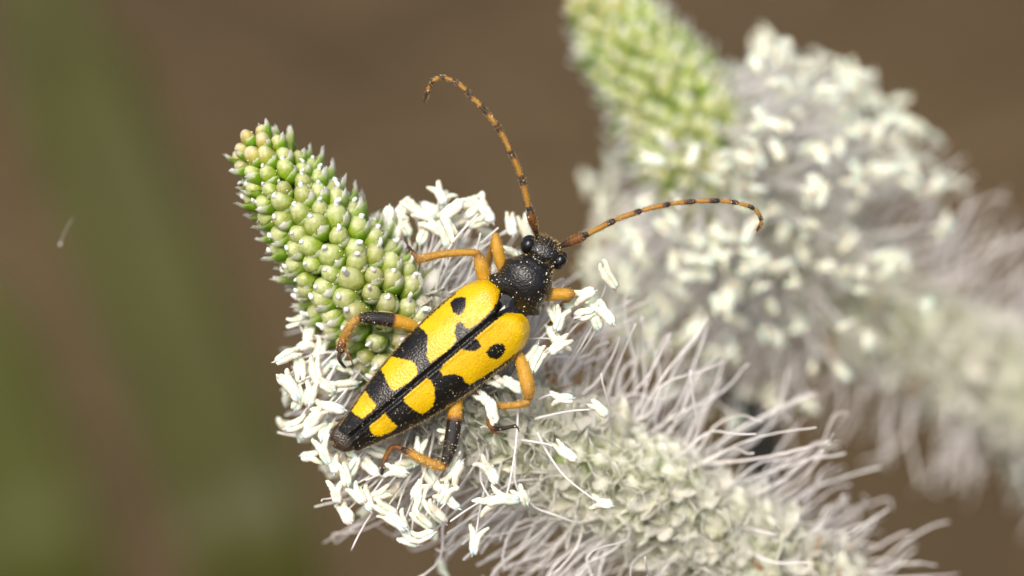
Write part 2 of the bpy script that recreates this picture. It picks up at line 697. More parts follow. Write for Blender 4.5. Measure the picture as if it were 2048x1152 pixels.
YEL = [crop2(p) for p in (
    [(1030, 60), (1110, 55), (1170, 100), (1205, 150), (1198, 200), (1168, 255), (1120, 305), (1085, 335), (1045, 362), (1022, 350), (1008, 330), (992, 320), (972, 345), (966, 385), (976, 418), (960, 442), (920, 482), (870, 516), (838, 538), (822, 505), (824, 440), (828, 400), (808, 368), (778, 348), (840, 275), (900, 208), (950, 150), (985, 90)],
    [(1225, 285), (1270, 262), (1320, 265), (1375, 310), (1385, 370), (1365, 430), (1300, 480), (1200, 556), (1110, 616), (1045, 652), (1022, 640), (1006, 608), (960, 596), (905, 606), (890, 578), (920, 532), (968, 488), (998, 466), (1040, 476), (1075, 476), (1106, 456), (1092, 424), (1072, 408), (1120, 362), (1170, 322)],
    [(640, 505), (700, 520), (745, 530), (768, 560), (772, 595), (738, 630), (700, 656), (650, 684), (630, 672), (612, 640), (598, 600), (578, 572), (600, 535)],
    [(485, 682), (505, 690), (522, 722), (560, 762), (532, 792), (487, 830), (450, 812), (424, 786), (430, 745), (455, 705)],
    [(815, 616), (842, 630), (862, 670), (862, 730), (850, 772), (800, 808), (772, 795), (732, 770), (705, 745), (700, 710), (740, 668), (778, 638)],
    [(600, 796), (615, 820), (640, 848), (668, 872), (645, 893), (590, 920), (545, 922), (525, 892), (518, 850), (550, 820)])]
HOLES = [crop2(p) for p in (
    [(943, 225), (965, 200), (1000, 193), (1024, 198), (1027, 240), (1010, 275), (985, 291), (958, 272)],
    [(1130, 482), (1150, 455), (1185, 437), (1225, 440), (1235, 468), (1215, 505), (1185, 522), (1148, 512)])]


def signed(poly, pts):
    """positive inside"""
    n = len(poly)
    best = np.full(len(pts), 1e9)
    ins = np.zeros(len(pts), bool)
    for i in range(n):
        a, b = poly[i], poly[(i + 1) % n]
        ab = b - a
        t = np.clip(((pts - a) @ ab) / (ab @ ab), 0, 1)
        d = np.linalg.norm(pts - (a + t[:, None] * ab), axis=1)
        best = np.minimum(best, d)
        c = ((a[1] > pts[:, 1]) != (b[1] > pts[:, 1]))
        with np.errstate(divide='ignore', invalid='ignore'):
            x = (b[0] - a[0]) * (pts[:, 1] - a[1]) / (b[1] - a[1] + 1e-12) + a[0]
        ins ^= c & (pts[:, 0] < x)
    return np.where(ins, best, -best)


def smooth_interp(x, xs, ys):
    x = np.asarray(x, float)
    k = np.linspace(-12, 12, 9)
    return np.mean([np.interp(x + d, xs, ys) for d in k], axis=0)


HW_X = [-30, -5, 12, 25, 50, 100, 145, 188, 235, 290, 330, 372, 395, 415, 430, 450]
HW_Y = [18, 29, 33, 37, 45, 60, 70, 77, 84, 88, 89, 88, 86, 82, 78, 74]
ZC_X = [-30, 0, 50, 120, 250, 350, 400, 430]
ZC_Y = [-36, -24, -8, 4, 12, 13, 9, 2]


def elytron(side):
    nu, nq = 230, 84
    q = np.linspace(0, 1, nq) ** 0.9
    ub = np.interp(q, [0, .08, .2, .4, .6, .78, .9, .97, 1], [398, 404, 418, 430, 431, 424, 410, 392, 372])
    ua = np.interp(q, [0, .5, .85, 1], [8, 3, -2, 4])
    t = np.linspace(0, 1, nu)
    U = ua[None, :] * (1 - t[:, None]) + ub[None, :] * t[:, None]
    hw = smooth_interp(U, HW_X, HW_Y)
    Q = np.broadcast_to(q, U.shape)
    V = hw * Q
    zc = smooth_interp(U, ZC_X, ZC_Y)
    drop = 47 * hw / 89
    Z = zc - drop * (1 - (1 - Q ** 2.3) ** 0.72)
    Z -= 4.5 * np.exp(-(V / 5.0) ** 2)            # seam groove
    Z += 2.0 * np.exp(-((V - 8) / 4.0) ** 2)      # raised bead beside the seam
    back = (ub[None, :] - U)
    Z -= 26 * np.exp(-(back / 11.0) ** 1.3)       # rounded front edge
    Z += 3.0 * np.exp(-(((U - 408) / 20) ** 2 + ((V - 58) / 18) ** 2))   # shoulder bump
    Z -= 2.5 * np.exp(-(((U - 380) / 40) ** 2 + ((V - 28) / 16) ** 2))
    V = V + 0.6
    pts2 = np.stack([O2[0] + AX[0] * U + NX[0] * V * side, O2[1] + AX[1] * U + NX[1] * V * side], -1).reshape(-1, 2)
    sd = np.full(len(pts2), -1e9)
    for p in YEL:
        sd = np.maximum(sd, signed(p, pts2))
    for p in HOLES:
        sd = np.minimum(sd, -signed(p, pts2))
    # black seam and black outer margin behind the shoulder
    sd = np.minimum(sd, (np.abs(V).ravel() - 7.2))
    marg = (hw * (1 - Q)).ravel()
    beh = np.clip((385 - U.ravel()) / 30, 0, 1)
    sd = np.minimum(sd, marg - 4.0 * beh + 40 * (1 - beh))
    k = 1 - Z.ravel() / D
    v = np.stack([(pts2[:, 0] - 1024) * k, (576 - pts2[:, 1]) * k, Z.ravel()], -1)
    # under-turned lip on the outer edge
    lip = []
    sd2 = []
    for i in range(nu):
        u_, h_, z_ = U[i, -1], hw[i, -1], Z[i, -1]
        lip.append(uvz(u_, (h_ * 0.93) * side, z_ - 9))
        sd2.append(-5)
    n0 = len(v)
    v = np.vstack([v, lip])
    sd = np.concatenate([sd, sd2])
    f = []
    for i in range(nu - 1):
        for j in range(nq - 1):
            a = i * nq + j
            q4 = (a, a + nq, a + nq + 1, a + 1)
            f.append(q4 if side > 0 else q4[::-1])
        q4 = (i * nq + nq - 1, (i + 1) * nq + nq - 1, n0 + i + 1, n0 + i)
        f.append(q4 if side > 0 else q4[::-1])
    f = [x[::-1] for x in f]
    return Mesh().add(v, f), sd


ely_pts = []
for side in (1, -1):
    ms, sd = elytron(side)
    B.part('elytron', ms, M['elytron'], attrs={'yellow_field': sd})
    ely_pts.append(ms.verts())

# one continuous body: abdomen, thorax, pronotum, neck, head
rings = [  # x, y, half width, top z, bottom z, squareness
    (666, 893, 4, -52, -58, 2), (672, 888, 19, -42, -60, 2.6), (683, 880, 28, -38, -66, 2.6), (700, 868, 33, -38, -80, 2.2),
    (740, 838, 45, -30, -92, 2), (800, 790, 60, -24, -100, 2), (870, 730, 72, -20, -105, 2), (940, 672, 76, -20, -105, 2),
    (985, 634, 70, -18, -104, 2), (1005, 616, 60, -18, -100, 2), (1016, 606, 50, -18, -98, 2),
    (1021, 601, 46, -16, -96, 2), (1025, 596, 59, -10, -94, 2.2), (1028.5, 591, 64, -5, -92, 2.3), (1032, 586.5, 61, -1, -92, 2.3), (1036, 581.5, 56.5, 3, -92, 2.2), (1041, 575.5, 54.5, 7, -92, 2.1),
    (1050, 563, 55.5, 11, -92, 2.1), (1058, 552, 56, 11, -90, 2.1), (1065, 543.5, 49, 8, -88, 2.1), (1071, 535.5, 42, 3, -84, 2.1),
    (1076, 528.5, 37, -2, -80, 2.1), (1078.5, 525, 33.5, -9, -76, 2.1), (1080.5, 521, 31, -11, -74, 2.1), (1083, 516, 33, -6, -76, 2.1),
    (1086, 510, 38, -4, -80, 2.2), (1090, 502, 39, -5, -84, 2.3), (1094, 493, 36, -8, -86, 2.4), (1098, 485, 31, -14, -86, 2.4), (1101, 479, 24, -24, -84, 2.2), (1103, 475.5, 10, -42, -72, 2)]
rp = catmull([r for r in rings], 150)
cent = rp[:, :2]
dirs = np.gradient(catmull([r[:2] for r in rings], 150), axis=0)
ker = np.ones(9) / 9
dirs = np.stack([np.convolve(np.pad(dirs[:, k], 4, 'edge'), ker, 'valid') for k in (0, 1)], -1)
ns = 40
bv, bf = [], []
for i in range(len(rp)):
    d2 = dirs[i] / np.linalg.norm(dirs[i])
    nrm = np.array([d2[1], -d2[0]])         # beetle's left in pixel space
    hw, top, bot, ex = rp[i, 2:6]
    hw = max(hw, 2)
    zc = 0.42 * bot + 0.58 * top if top - bot > 20 else (top + bot) / 2
    for j in range(ns):
        a = 2 * math.pi * j / ns
        ca, sa = math.cos(a), math.sin(a)
        x = math.copysign(abs(ca) ** (2 / ex), ca) * hw
        z = zc + (math.copysign(abs(sa) ** (2 / ex), sa)) * ((top - zc) if sa > 0 else (zc - bot))
        # shallow lengthwise dent pattern on the pronotum
        p = cent[i] + nrm * x
        bv.append(L(p[0], p[1], z))
nr = len(rp)
for i in range(nr - 1):
    for j in range(ns):
        k = (j + 1) % ns
        bf.append((i * ns + j, i * ns + k, (i + 1) * ns + k, (i + 1) * ns + j))
bf.append(tuple(range(ns)))
bf.append(tuple((nr - 1) * ns + j for j in reversed(range(ns))))
body_mesh = Mesh().add(bv, [f[::-1] for f in bf])
body = B.part('body', body_mesh, M['black'], attrs={'brown': np.clip((700 - np.repeat(cent[:, 0], ns)) / 14, 0, 1)})
body_pts = np.array(bv)

# scutellum: the small shield between the wing cases
sc = [(1030, 594, -12), (1008, 588, -11), (998, 600, -12), (1001, 618, -10), (988, 634, -10), (1012, 622, -10), (1026, 617, -12)]
ring = np.array([L(x, y, z) for x, y, z in sc])
mid = ring.mean(0) + np.array([0, 0, 2])
sv = np.vstack([ring - np.array([0, 0, 14]), ring, (ring + mid) / 2 + np.array([0, 0, 1.5]), mid[None]])
n7 = len(sc)
sf = []
for lv in (0, 1):
    for j in range(n7):
        k = (j + 1) % n7
        sf.append((lv * n7 + j, lv * n7 + k, (lv + 1) * n7 + k, (lv + 1) * n7 + j))
for j in range(n7):
    sf.append((2 * n7 + j, 2 * n7 + (j + 1) % n7, 3 * n7))
B.part('scutellum', Mesh().add(sv, sf), M['gloss'], smooth=False)


def ellipsoid(c, ax, ay, az, rx, ry, rz, nu=24, nv=14, dent=None):
    v, f = [], []
    for i in range(nv + 1):
        ph = math.pi * i / nv
        for j in range(nu):
            th = 2 * math.pi * j / nu
            p = np.array([math.sin(ph) * math.cos(th), math.sin(ph) * math.sin(th), math.cos(ph)])
            if dent is not None:
                p = p * dent(p)
            v.append(np.asarray(c) + ax * p[0] * rx + ay * p[1] * ry + az * p[2] * rz)
    for i in range(nv):
        for j in range(nu):
            k = (j + 1) % nu
            f.append((i * nu + j, (i + 1) * nu + j, (i + 1) * nu + k, i * nu + k))
    return np.array(v), f


hd = unit([0.44, 0.90, 0])
hl = unit([-0.90, 0.44, 0])
zz = np.array([0, 0, 1.0])
for c, r1, r2 in ((L(1057, 489, -32), 17, 20), (L(1120, 521, -34), 15, 20)):
    # kidney shape: notched in front where the antenna stands
    B.part('eye', Mesh().add(*ellipsoid(c, hl, hd, zz, r1, r2, 24, 28, 18, lambda p: 1 - 0.22 * math.exp(-((p[1] - 0.8) ** 2 + (p[2] - 0.5) ** 2) / 0.08))), M['eye'])

HAIR = Mesh()
POLLEN = Mesh()


def hair(p, d, ln, r=0.7):
    p, d = np.asarray(p), unit(d)
    s = unit(np.cross(d, rng.normal(size=3)))
    w = np.cross(d, s)
    bend = rng.normal(size=3) * ln * 0.15
    m = p + d * ln * .55 + bend * .4
    v = [p + s * r, p - s * .5 * r + w * .87 * r, p - s * .5 * r - w * .87 * r, m + s * r * .6, m - s * .3 * r + w * .5 * r, m - s * .3 * r - w * .5 * r, p + d * ln + bend]
    HAIR.add(v, [(0, 1, 4, 3), (1, 2, 5, 4), (2, 0, 3, 5), (3, 4, 6), (4, 5, 6), (5, 3, 6)])


def limb_hairs(pts, rads, n, ln, lean=0.6):
    t, A, C = frames(pts)
    for _ in range(n):
        i = rng.integers(1, len(pts) - 1)
        a = rng.uniform(0, 2 * math.pi)
        o = A[i] * math.cos(a) + C[i] * math.sin(a)
        hair(pts[i] + o * rads[i] * .95, o + t[i] * lean, ln * rng.uniform(.7, 1.5), 0.75)


def limb_pollen(pts, rads, n):
    t, A, C = frames(pts)
    for _ in range(n):
        i = rng.integers(1, len(pts) - 1)
        a = rng.uniform(0, 2 * math.pi)
        o = A[i] * math.cos(a) + C[i] * math.sin(a)
        POLLEN.add(*ico(pts[i] + o * rads[i] * 1.02, rng.uniform(0.7, 1.5)))


def limb(name, pts, rads, darks, parent=None, n=26, sides=12, flat=1.0, hairs=0, hl_=6, pollen=0):
    P = catmull([L(*p) for p in pts], n)
    R = np.maximum(np.interp(np.linspace(0, 1, n), np.linspace(0, 1, len(rads)), rads), 0.6)
    R = np.convolve(np.pad(R, 1, 'edge'), [0.25, 0.5, 0.25], 'valid') * 0.9
    d = np.interp(np.linspace(0, 1, n), *darks)
    v, f = tube(P, R, sides, flat)
    a = np.concatenate([np.repeat(d, sides), [d[0], d[-1]]])
    o = B.part(name, Mesh().add(v, f), M['limb'], parent, attrs={'dark': a})
    if hairs:
        limb_hairs(P, R, hairs, hl_)
    if pollen:
        limb_pollen(P, R, pollen)
    return o


O0 = ([0, 1], [0.0, 0.0])
# front leg, beetle's left: thigh up past the eye, shin folded down behind it
lg = limb('leg', [(1018, 566, -62), (1003, 528, -48), (994, 492, -38), (991, 468, -38)], [7, 12, 14, 13.5, 11, 7], ([0, .75, 1], [.05, .05, .2]), hairs=150, hl_=4, pollen=14)
limb('tibia', [(991, 470, -44), (985, 490, -90), (978, 520, -125), (975, 545, -150)], [6, 7, 7.5, 8], ([0, 1], [.2, .3]), lg)
limb('tarsus', [(975, 545, -150), (966, 560, -160), (955, 566, -158)], [5, 4, 3], ([0, 1], [.5, .8]), lg)
# middle leg, beetle's left
lg = limb('leg', [(985, 590, -68), (970, 556, -52), (962, 528, -40), (955, 508, -38)], [9, 14, 17, 16.5, 14, 9], ([0, .7, .88, 1], [.05, .05, .25, .5]), hairs=150, hl_=4, pollen=22)
tb = limb('tibia', [(958, 506, -38), (925, 505, -32), (880, 509, -30), (845, 517, -34), (833, 519, -36)], [7, 8, 8.3, 9, 10, 8], ([0, .1, .75, 1], [.35, .1, .22, .5]), lg, hairs=260, hl_=6, pollen=40)
limb('tarsus', [(835, 518, -36), (829, 509, -38), (822, 501, -44), (817, 494, -52)], [6, 5, 5.5, 4], ([0, 1], [.45, .8]), lg, pollen=8)
limb('spur', [(840, 525, -32), (838, 535, -26), (836, 546, -22)], [3, 2, .6], ([0, 1], [.5, .75]), lg, n=8, sides=6)
# hind leg, beetle's left
lg = limb('leg', [(850, 668, -72), (822, 651, -54), (780, 640, -38), (740, 636, -30), (719, 635, -28)], [10, 13, 15, 16, 16, 15.5, 12, 10], ([0, .44, .5, .93, 1], [.02, .02, 1, 1, .6]), n=40, hairs=140, hl_=4, pollen=22)
limb('tibia', [(717, 636, -28), (703, 650, -26), (688, 676, -36), (681, 702, -44)], [8, 9, 10, 10, 10.5], ([0, .2, .7, 1], [.25, .15, .35, .85]), lg, hairs=220, hl_=6, pollen=30)
limb('spur', [(690, 700, -36), (698, 711, -30), (703, 721, -28), (706, 731, -28)], [3.6, 3, 2, .6], ([0, 1], [.45, .8]), lg, n=10, sides=6)
limb('tarsus', [(681, 704, -46), (678, 712, -60), (680, 722, -80), (690, 735, -96)], [6, 5, 4.5, 3], ([0, 1], [.6, .9]), lg)
# front leg, beetle's right
lg = limb('leg', [(1066, 594, -64), (1095, 590, -50), (1125, 588, -38), (1147, 588, -36)], [8, 13, 14.5, 14, 13, 9], ([0, .8, 1], [.05, .08, .3]), hairs=150, hl_=4, pollen=14)
limb('tibia', [(1146, 590, -42), (1130, 606, -90), (1112, 630, -130), (1100, 655, -155)], [6, 7, 7.5, 8], ([0, 1], [.2, .3]), lg)
limb('tarsus', [(1100, 655, -155), (1106, 672, -160), (1114, 690, -158)], [5, 4, 3], ([0, 1], [.5, .8]), lg)
# middle leg, beetle's right
lg = limb('leg', [(1022, 690, -70), (1034, 706, -58), (1048, 742, -44), (1056, 775, -38), (1057, 797, -40)], [8, 10, 13, 16, 16.5, 15, 10], ([0, .65, 1], [.02, .08, .35]), hairs=180, hl_=4, pollen=30)
limb('tibia', [(1058, 804, -42), (1040, 809, -46), (1010, 812, -56), (987, 811, -68)], [8, 8, 8, 7.5, 7], ([0, .5, 1], [.2, .15, .4]), lg, hairs=220, hl_=5, pollen=30)
limb('spur', [(989, 806, -66), (986, 796, -60), (986, 784, -56)], [2.4, 1.8, .6], ([0, 1], [.5, .8]), lg, n=8, sides=6)
limb('tarsus', [(986, 812, -70), (981, 828, -76), (978, 846, -78), (988, 857, -76), (1004, 857, -72), (1020, 854, -70), (1032, 852, -70)], [5, 6, 6.5, 7, 5, 4.5, 4, 4.5], ([0, .45, .6, 1], [.42, .5, .8, .9]), lg, n=34, pollen=8)
limb('claw', [(1030, 852, -70), (1036, 856, -68), (1038, 864, -70)], [2.6, 2, .6], ([0, 1], [.7, .9]), lg, n=8, sides=6)
limb('claw', [(979, 848, -78), (986, 862, -78), (997, 868, -80)], [4.5, 4, 2.5], ([0, 1], [.45, .5]), lg, n=8, sides=6)
# hind leg, beetle's right
lg = limb('leg', [(920, 760, -76), (914, 790, -60), (909, 840, -42), (901, 890, -34), (890, 930, -34)], [9, 12.5, 14.5, 16.5, 17, 16.5, 14, 10], ([0, .46, .54, .93, 1], [.0, .03, 1, 1, .5]), n=40, hairs=220, hl_=5, pollen=40)
limb('tibia', [(888, 935, -34), (868, 929, -36), (835, 914, -44), (806, 899, -56)], [9, 9.5, 10, 9.5, 7], ([0, .75, .88, 1], [.2, .15, .6, .9]), lg, hairs=260, hl_=6, pollen=36)
limb('tarsus', [(803, 897, -58), (788, 893, -66), (778, 902, -70), (770, 918, -74), (766, 935, -76), (763, 948, -78)], [6, 5, 6.5, 6, 5, 3.5], ([0, .5, .7, 1], [.5, .45, .6, .95]), lg, n=30, pollen=8)

# antennae: a scape with ten further segments
c4 = lambda p: (800 + p[0] / 2.679, 130 + p[1] / 2.679)
for pts, za in (([(735, 918), (693, 772), (650, 603), (594, 467), (519, 325), (435, 225), (357, 140), (285, 86), (214, 68), (160, 110), (131, 202)], (-26, 8, 22, 30, 34, 34, 30, 24, 16, 6, -4)),
                ([(848, 978), (997, 910), (1150, 833), (1292, 782), (1446, 745), (1581, 731), (1710, 728), (1811, 740), (1896, 771), (1936, 835), (1910, 897)], (-26, 0, 12, 18, 22, 22, 20, 16, 10, 4, -4))):
    K = [(*c4(p), z) for p, z in zip(pts, za)]
    full = catmull([L(*k) for k in K], 10 * 10 + 1)
    rad = [8.0, 6.1, 5.8, 5.4, 5.2, 5.0, 4.7, 4.5, 4.3, 4.0]
    scape = None
    for s in range(10):
        P = full[s * 10:s * 10 + 11]
        r = rad[s]
        if s == 0:
            R = np.interp(np.linspace(0, 1, 11), [0, .15, .4, .75, .93, 1], [4.2, 5, 8, 9.6, 8, 5])
            dk = np.interp(np.linspace(0, 1, 11), [0, .4, .8, 1], [1, .62, .5, .8])
        elif s == 9:
            R = np.interp(np.linspace(0, 1, 11), [0, .08, .5, .85, 1], [r * .7, r, r * .95, r * .7, r * .3])
            dk = np.interp(np.linspace(0, 1, 11), [0, .35, .5, .75, 1], [.3, .4, .8, .75, .5])
        else:
            R = np.interp(np.linspace(0, 1, 11), [0, .06, .6, .93, 1], [r * .55, r * .78, r * .95, r * 1.06, r * .8])
            lim = 0.82 if s < 4 else 0.66
            dk = np.interp(np.linspace(0, 1, 11), [0, .06, .12, lim - .12, lim + .02, .97, 1], [.5, .34, .24, .30, .9, .95, .7])
        v, f = tube(P, R, 12)
        a = np.concatenate([np.repeat(dk, 12), [dk[0], dk[-1]]])
        if s == 0:
            scape = B.part('antenna', Mesh().add(v, f), M['limb'], None, attrs={'dark': a})
            c = P[-1]
            dd = unit(P[-1] - P[-2])
            kv, kf = ellipsoid(c + dd * 2, unit(np.cross(dd, zz)), np.cross(unit(np.cross(dd, zz)), dd), dd, 6.2, 6.2, 6.5, 14, 10)
            B.part('pedicel', Mesh().add(kv, kf), M['limb'], scape, attrs={'dark': np.full(len(kv), .78)})
        else:
            B.part('antenna_segment', Mesh().add(v, f), M['limb'], scape, attrs={'dark': a})
        limb_hairs(P, R, 70 if s < 5 else 34, 4.2, 1.0)
        limb_pollen(P, R, 4)

# palps / short mouthparts peeping out in front of the head
# fine golden hair on head, pronotum margin and wing case edges
ri = lambda i: body_pts[i * ns:(i + 1) * ns]
for i in range(nr):
    x, y = cent[i]
    if y > 608:
        continue
    R = ri(i)
    c = R.mean(0)
    on_head = y < 522
    for _ in range(22 if on_head else (2 if y > 585 else 8)):
        j = rng.integers(0, ns // 2 + 1)
        p = R[j]
        if p[2] < -60:
            continue
        o = unit(p - c)
        if on_head and y > 494 and rng.random() < 0.8:
            continue
        if not on_head and o[2] > 0.75 and rng.random() < 0.8:
            continue
        hair(p, o + 0.5 * unit([dirs[i][0], -dirs[i][1], 0]) * (1 if on_head else -.4) + rng.normal(size=3) * .25, rng.uniform(3, 7) if on_head else rng.uniform(3, 6), .45)
    for _ in range(3):
        if rng.random() < .30:
            j = rng.integers(1, ns // 2)
            p = R[j]
            POLLEN.add(*ico(p + unit(p - c) * 1.0, rng.uniform(.7, 1.5)))
for vv, side in zip(ely_pts, (1, -1)):
    nq, nu = 84, 230
    for _ in range(420):
        i = rng.integers(2, nu - 2)
        p = vv[i * nq + nq - 1 - rng.integers(0, 5)]
        o = np.array([NX[0] * side, -NX[1] * side, 0]) - np.array([AX[0], -AX[1], 0]) * 1.0 + zz * .35
        hair(p, o + rng.normal(size=3) * .2, rng.uniform(3, 6), .45)
    for _ in range(260):      # short hair lying back along the wing case
        i, j = rng.integers(6, nu - 6), rng.integers(3, nq - 2)
        p = vv[i * nq + j]
        hair(p, -np.array([AX[0], -AX[1], 0]) + zz * .35 + rng.normal(size=3) * .15, rng.uniform(3, 5.5), .32)
    for _ in range(60):
        p = vv[rng.integers(5, nu - 5) * nq + rng.integers(2, nq - 2)]
        POLLEN.add(*ico(p + np.array([0, 0, .6]), rng.uniform(.5, 1.0)))
for _ in range(90):      # rim of the abdomen tip
    a = rng.uniform(0, 1)
    p = L(664 + 44 * a, 882 + 8 * a + rng.uniform(-2, 6), -44)
    hair(p, np.array([-AX[0], AX[1], .2]) + rng.normal(size=3) * .4, rng.uniform(4, 9), .5)
B.part('hair', HAIR, M['hair'], kind='stuff')
B.part('pollen', POLLEN, M['pollen'], kind='stuff')

# ---------------------------------------------------------------- flower spikes
def bud_mesh(k):
    prof = [(12, 0), (21, 12), (26, 26), (28.5, 40), (28.5, 52), (26, 63), (21, 72), (14.5, 78.5), (8, 82), (3, 83.5)]
    v, f = revolve(prof, 14, 4, 0.035)
    r = np.random.default_rng(100 + k)
    w = r.normal(size=(4, 3))
    for p in v:
        s = sum(math.sin(p[0] * .11 * w[i, 0] + p[1] * .11 * w[i, 1] + p[2] * .05 * w[i, 2] + i) for i in range(4))
        p[:2] *= 1 + 0.035 * s
        p[0] += (p[2] / 82) ** 2 * r.uniform(2, 7) * 0 + (p[2] / 82) ** 2 * 4
    return Mesh().add(v, f).data('bud', M['bud'])


def bract_mesh(k):
    """cupped scale, pointed and papery at the margin; stands on the side away from the tip (-x)"""
    r = np.random.default_rng(200 + k)
    n, w = 9, 9
    v = []
    ln = 88 + r.uniform(-8, 14)
    for lay in (0, 1):
        for i in range(n):
            t = i / (n - 1)
            half = math.radians(105) * max(math.sin(math.pi * min(1, 0.20 + 0.80 * t)) ** 0.7 * (1 - 0.12 * t), 0.36 * (t > .5))
            rad = np.interp(t, [0, .25, .55, .8, 1], [15, 28, 32, 30, 23]) - lay * 1.2
            for j in range(w):
                a = math.pi + half * (2 * j / (w - 1) - 1)
                jag = r.normal() * 3.0 * t * t
                v.append((rad * math.cos(a) + 3 * math.exp(-((j - 4) / .8) ** 2) * -1 * (1 - t), rad * math.sin(a), ln * t - 3 + jag - 6 * abs(2 * j / (w - 1) - 1) ** 2 * t))
    f = []
    N = n * w
    for i in range(n - 1):
        for j in range(w - 1):
            a = i * w + j
            f.append((a, a + 1, a + w + 1, a + w))
            f.append((N + a, N + a + w, N + a + w + 1, N + a + 1))
    for i in range(n - 1):
        for j in (0, w - 1):
            a = i * w + j
            f.append((a, a + w, N + a + w, N + a))
    for j in range(w - 1):
        a = (n - 1) * w + j
        f.append((a, a + 1, N + a + 1, N + a))
    return Mesh().add(v, f).data('bract', M['bract'])


def stigma_mesh(k):
    r = np.random.default_rng(300 + k)
    ln = [9, 14, 22, 34, 42][k % 5]
    p = catmull([(4, 0, 74), (4 + r.normal(), r.normal(), 82), (4 + r.normal() * 3, r.normal() * 3, 81 + ln * .5), (4 + r.normal() * 5, r.normal() * 5, 78 + ln)], 7)
    v, f = tube(p, [5.5, 5.8, 6.2, 5.6, 6.2, 5.6, 3.8], 8)
    v = v + r.normal(size=v.shape) * .7
    return Mesh().add(v, f).data('stigma', M['stigma'])


def petal(v0, dirn, normal, ln, wd, curl, r, crumple=0.7):
    n, w = 6, 5
    side = unit(np.cross(normal, dirn))
    wr = r.normal(size=(n, w, 3)) * crumple
    v = []
    for lay in (0, 1):
        for i in range(n):
            t = i / (n - 1)
            half = wd * (math.sin(math.pi * (0.22 + 0.74 * t)) ** .8) * .5
            ang = curl * t
            c = v0 + (dirn * math.sin(ang) + normal * (1 - math.cos(ang))) * ln / curl if abs(curl) > .05 else v0 + dirn * ln * t
            for j in range(w):
                q = 2 * j / (w - 1) - 1
                v.append(c + side * half * q + normal * (q * q * half * .35 - lay * 1.0) + wr[i, j])
    f = []
    N = n * w
    for i in range(n - 1):
        for j in range(w - 1):
            a = i * w + j
            f.append((a, a + 1, a + w + 1, a + w))
            f.append((N + a, N + a + w, N + a + w + 1, N + a + 1))
    for j in range(w - 1):
        a = (n - 1) * w + j
        f.append((a, a + 1, N + a + 1, N + a))
    for i in range(n - 1):
        for j in (0, w - 1):
            a = i * w + j
            f.append((a, a + w, N + a + w, N + a))
    return np.array(v), f


def floret_mesh(k):
    """open flower: four papery sepals round a swollen foot"""
    r = np.random.default_rng(400 + k)
    m = Mesh()
    v, f = revolve([(12, 0), (19, 12), (22, 26), (18, 40), (10, 50), (4, 54)], 10, 4, .06)
    m.add(v, f)
    for i in range(4):
        a = i * math.pi / 2 + r.uniform(-.25, .25)
        rd = np.array([math.cos(a), math.sin(a), 0])
        d = unit(rd * .35 + zz)
        m.add(*petal(rd * 15 + zz * 8, d, unit(rd - d * .3), 66 * r.uniform(.8, 1.15), 46 * r.uniform(.8, 1.15), -0.5 * r.uniform(.2, 1.2), r, 0.5))
    return m.data('floret', M['floret'])


def corolla_mesh(k):
    r = np.random.default_rng(500 + k)
    m = Mesh()
    for i in range(4):
        a = i * math.pi / 2 + .7 + r.uniform(-.3, .3)
        rd = np.array([math.cos(a), math.sin(a), 0])
        d = unit(rd * r.uniform(.5, 1.4) + zz)
        m.add(*petal(rd * 6 + zz * 50, d, unit(zz * .8 - rd * .3), 44 * r.uniform(.8, 1.2), 22, r.uniform(.3, 1.2), r))
    return m.data('corolla', M['corolla'])


def anther_mesh(k):
    """two pollen sacs side by side, spreading at one end; small lilac point at the other; centre at origin, long axis z"""
    r = np.random.default_rng(600 + k)
    m = Mesh()
    ln = r.uniform(42, 62)
    bow = r.normal() * 7
    splay = [2, 6, 10, 14, 4, 8][k % 6]
    for s in (-1, 1):
        wv = r.normal(size=3) * 1.2
        p = catmull([(s * 3.2, 0, -ln * .44), (s * 4.6 + wv[0], 1.0, -ln * .18), (s * 5.0 + wv[1], 1.5, ln * .12), (s * (5.2 + splay * .35), r.normal() * 2, ln * .36), (s * (5 + splay), r.normal() * 5, ln * .56)], 13)
        R = np.interp(np.linspace(0, 1, 13), [0, .12, .4, .65, .8, .93, 1], [5.4, 8.4, 9.4, 8.4, 6.6, 5.6, 4.0])
        v, f = tube(p, R, 9, 0.8)
        v = v + r.normal(size=v.shape) * .75
        v[:, 1] += bow * ((v[:, 2] / ln) ** 2) * 4 * .5
        v[:, 0] += math.sin(k * 1.7) * 4 * (v[:, 2] / ln) ** 2 * 4 * .5
        m.add(v, f)
    p = catmull([(0, 0, -ln * .30), (0, 0, -ln * .46), (r.normal(), r.normal(), -ln * .60)], 5)
    m.add(*tube(p, [8, 7, 5, 3, .8], 8, .45))
    v, f = tube(catmull([(0, -4.5, -ln * .25), (0, -5.5, 0), (0, -4.5, ln * .2)], 5), [3.5, 6.0, 7, 6.0, 3.5], 8)
    m.add(v, f)
    return m.data('anther', M['anther'])


def dried_mesh(k):
    r = np.random.default_rng(700 + k)
    m = Mesh()
    for i in range(3):
        a = i * 2.1 + r.uniform(-.4, .4)
        rd = np.array([math.cos(a), math.sin(a), 0])
        d = unit(rd * r.uniform(.2, .9) + zz)
        m.add(*petal(rd * 4, d, unit(rd + zz * .2), 46 * r.uniform(.7, 1.2), 13, r.uniform(.2, 1.4), r))
    return m.data('dried_corolla', M['dried'])


BUD = [bud_mesh(k) for k in range(6)]
BRACT = [bract_mesh(k) for k in range(6)]
STIGMA = [stigma_mesh(k) for k in range(10)]
FLORET = [floret_mesh(k) for k in range(6)]
COROLLA = [corolla_mesh(k) for k in range(6)]
ANTHER = [anther_mesh(k) for k in range(24)]
DRIED = [dried_mesh(k) for k in range(5)]

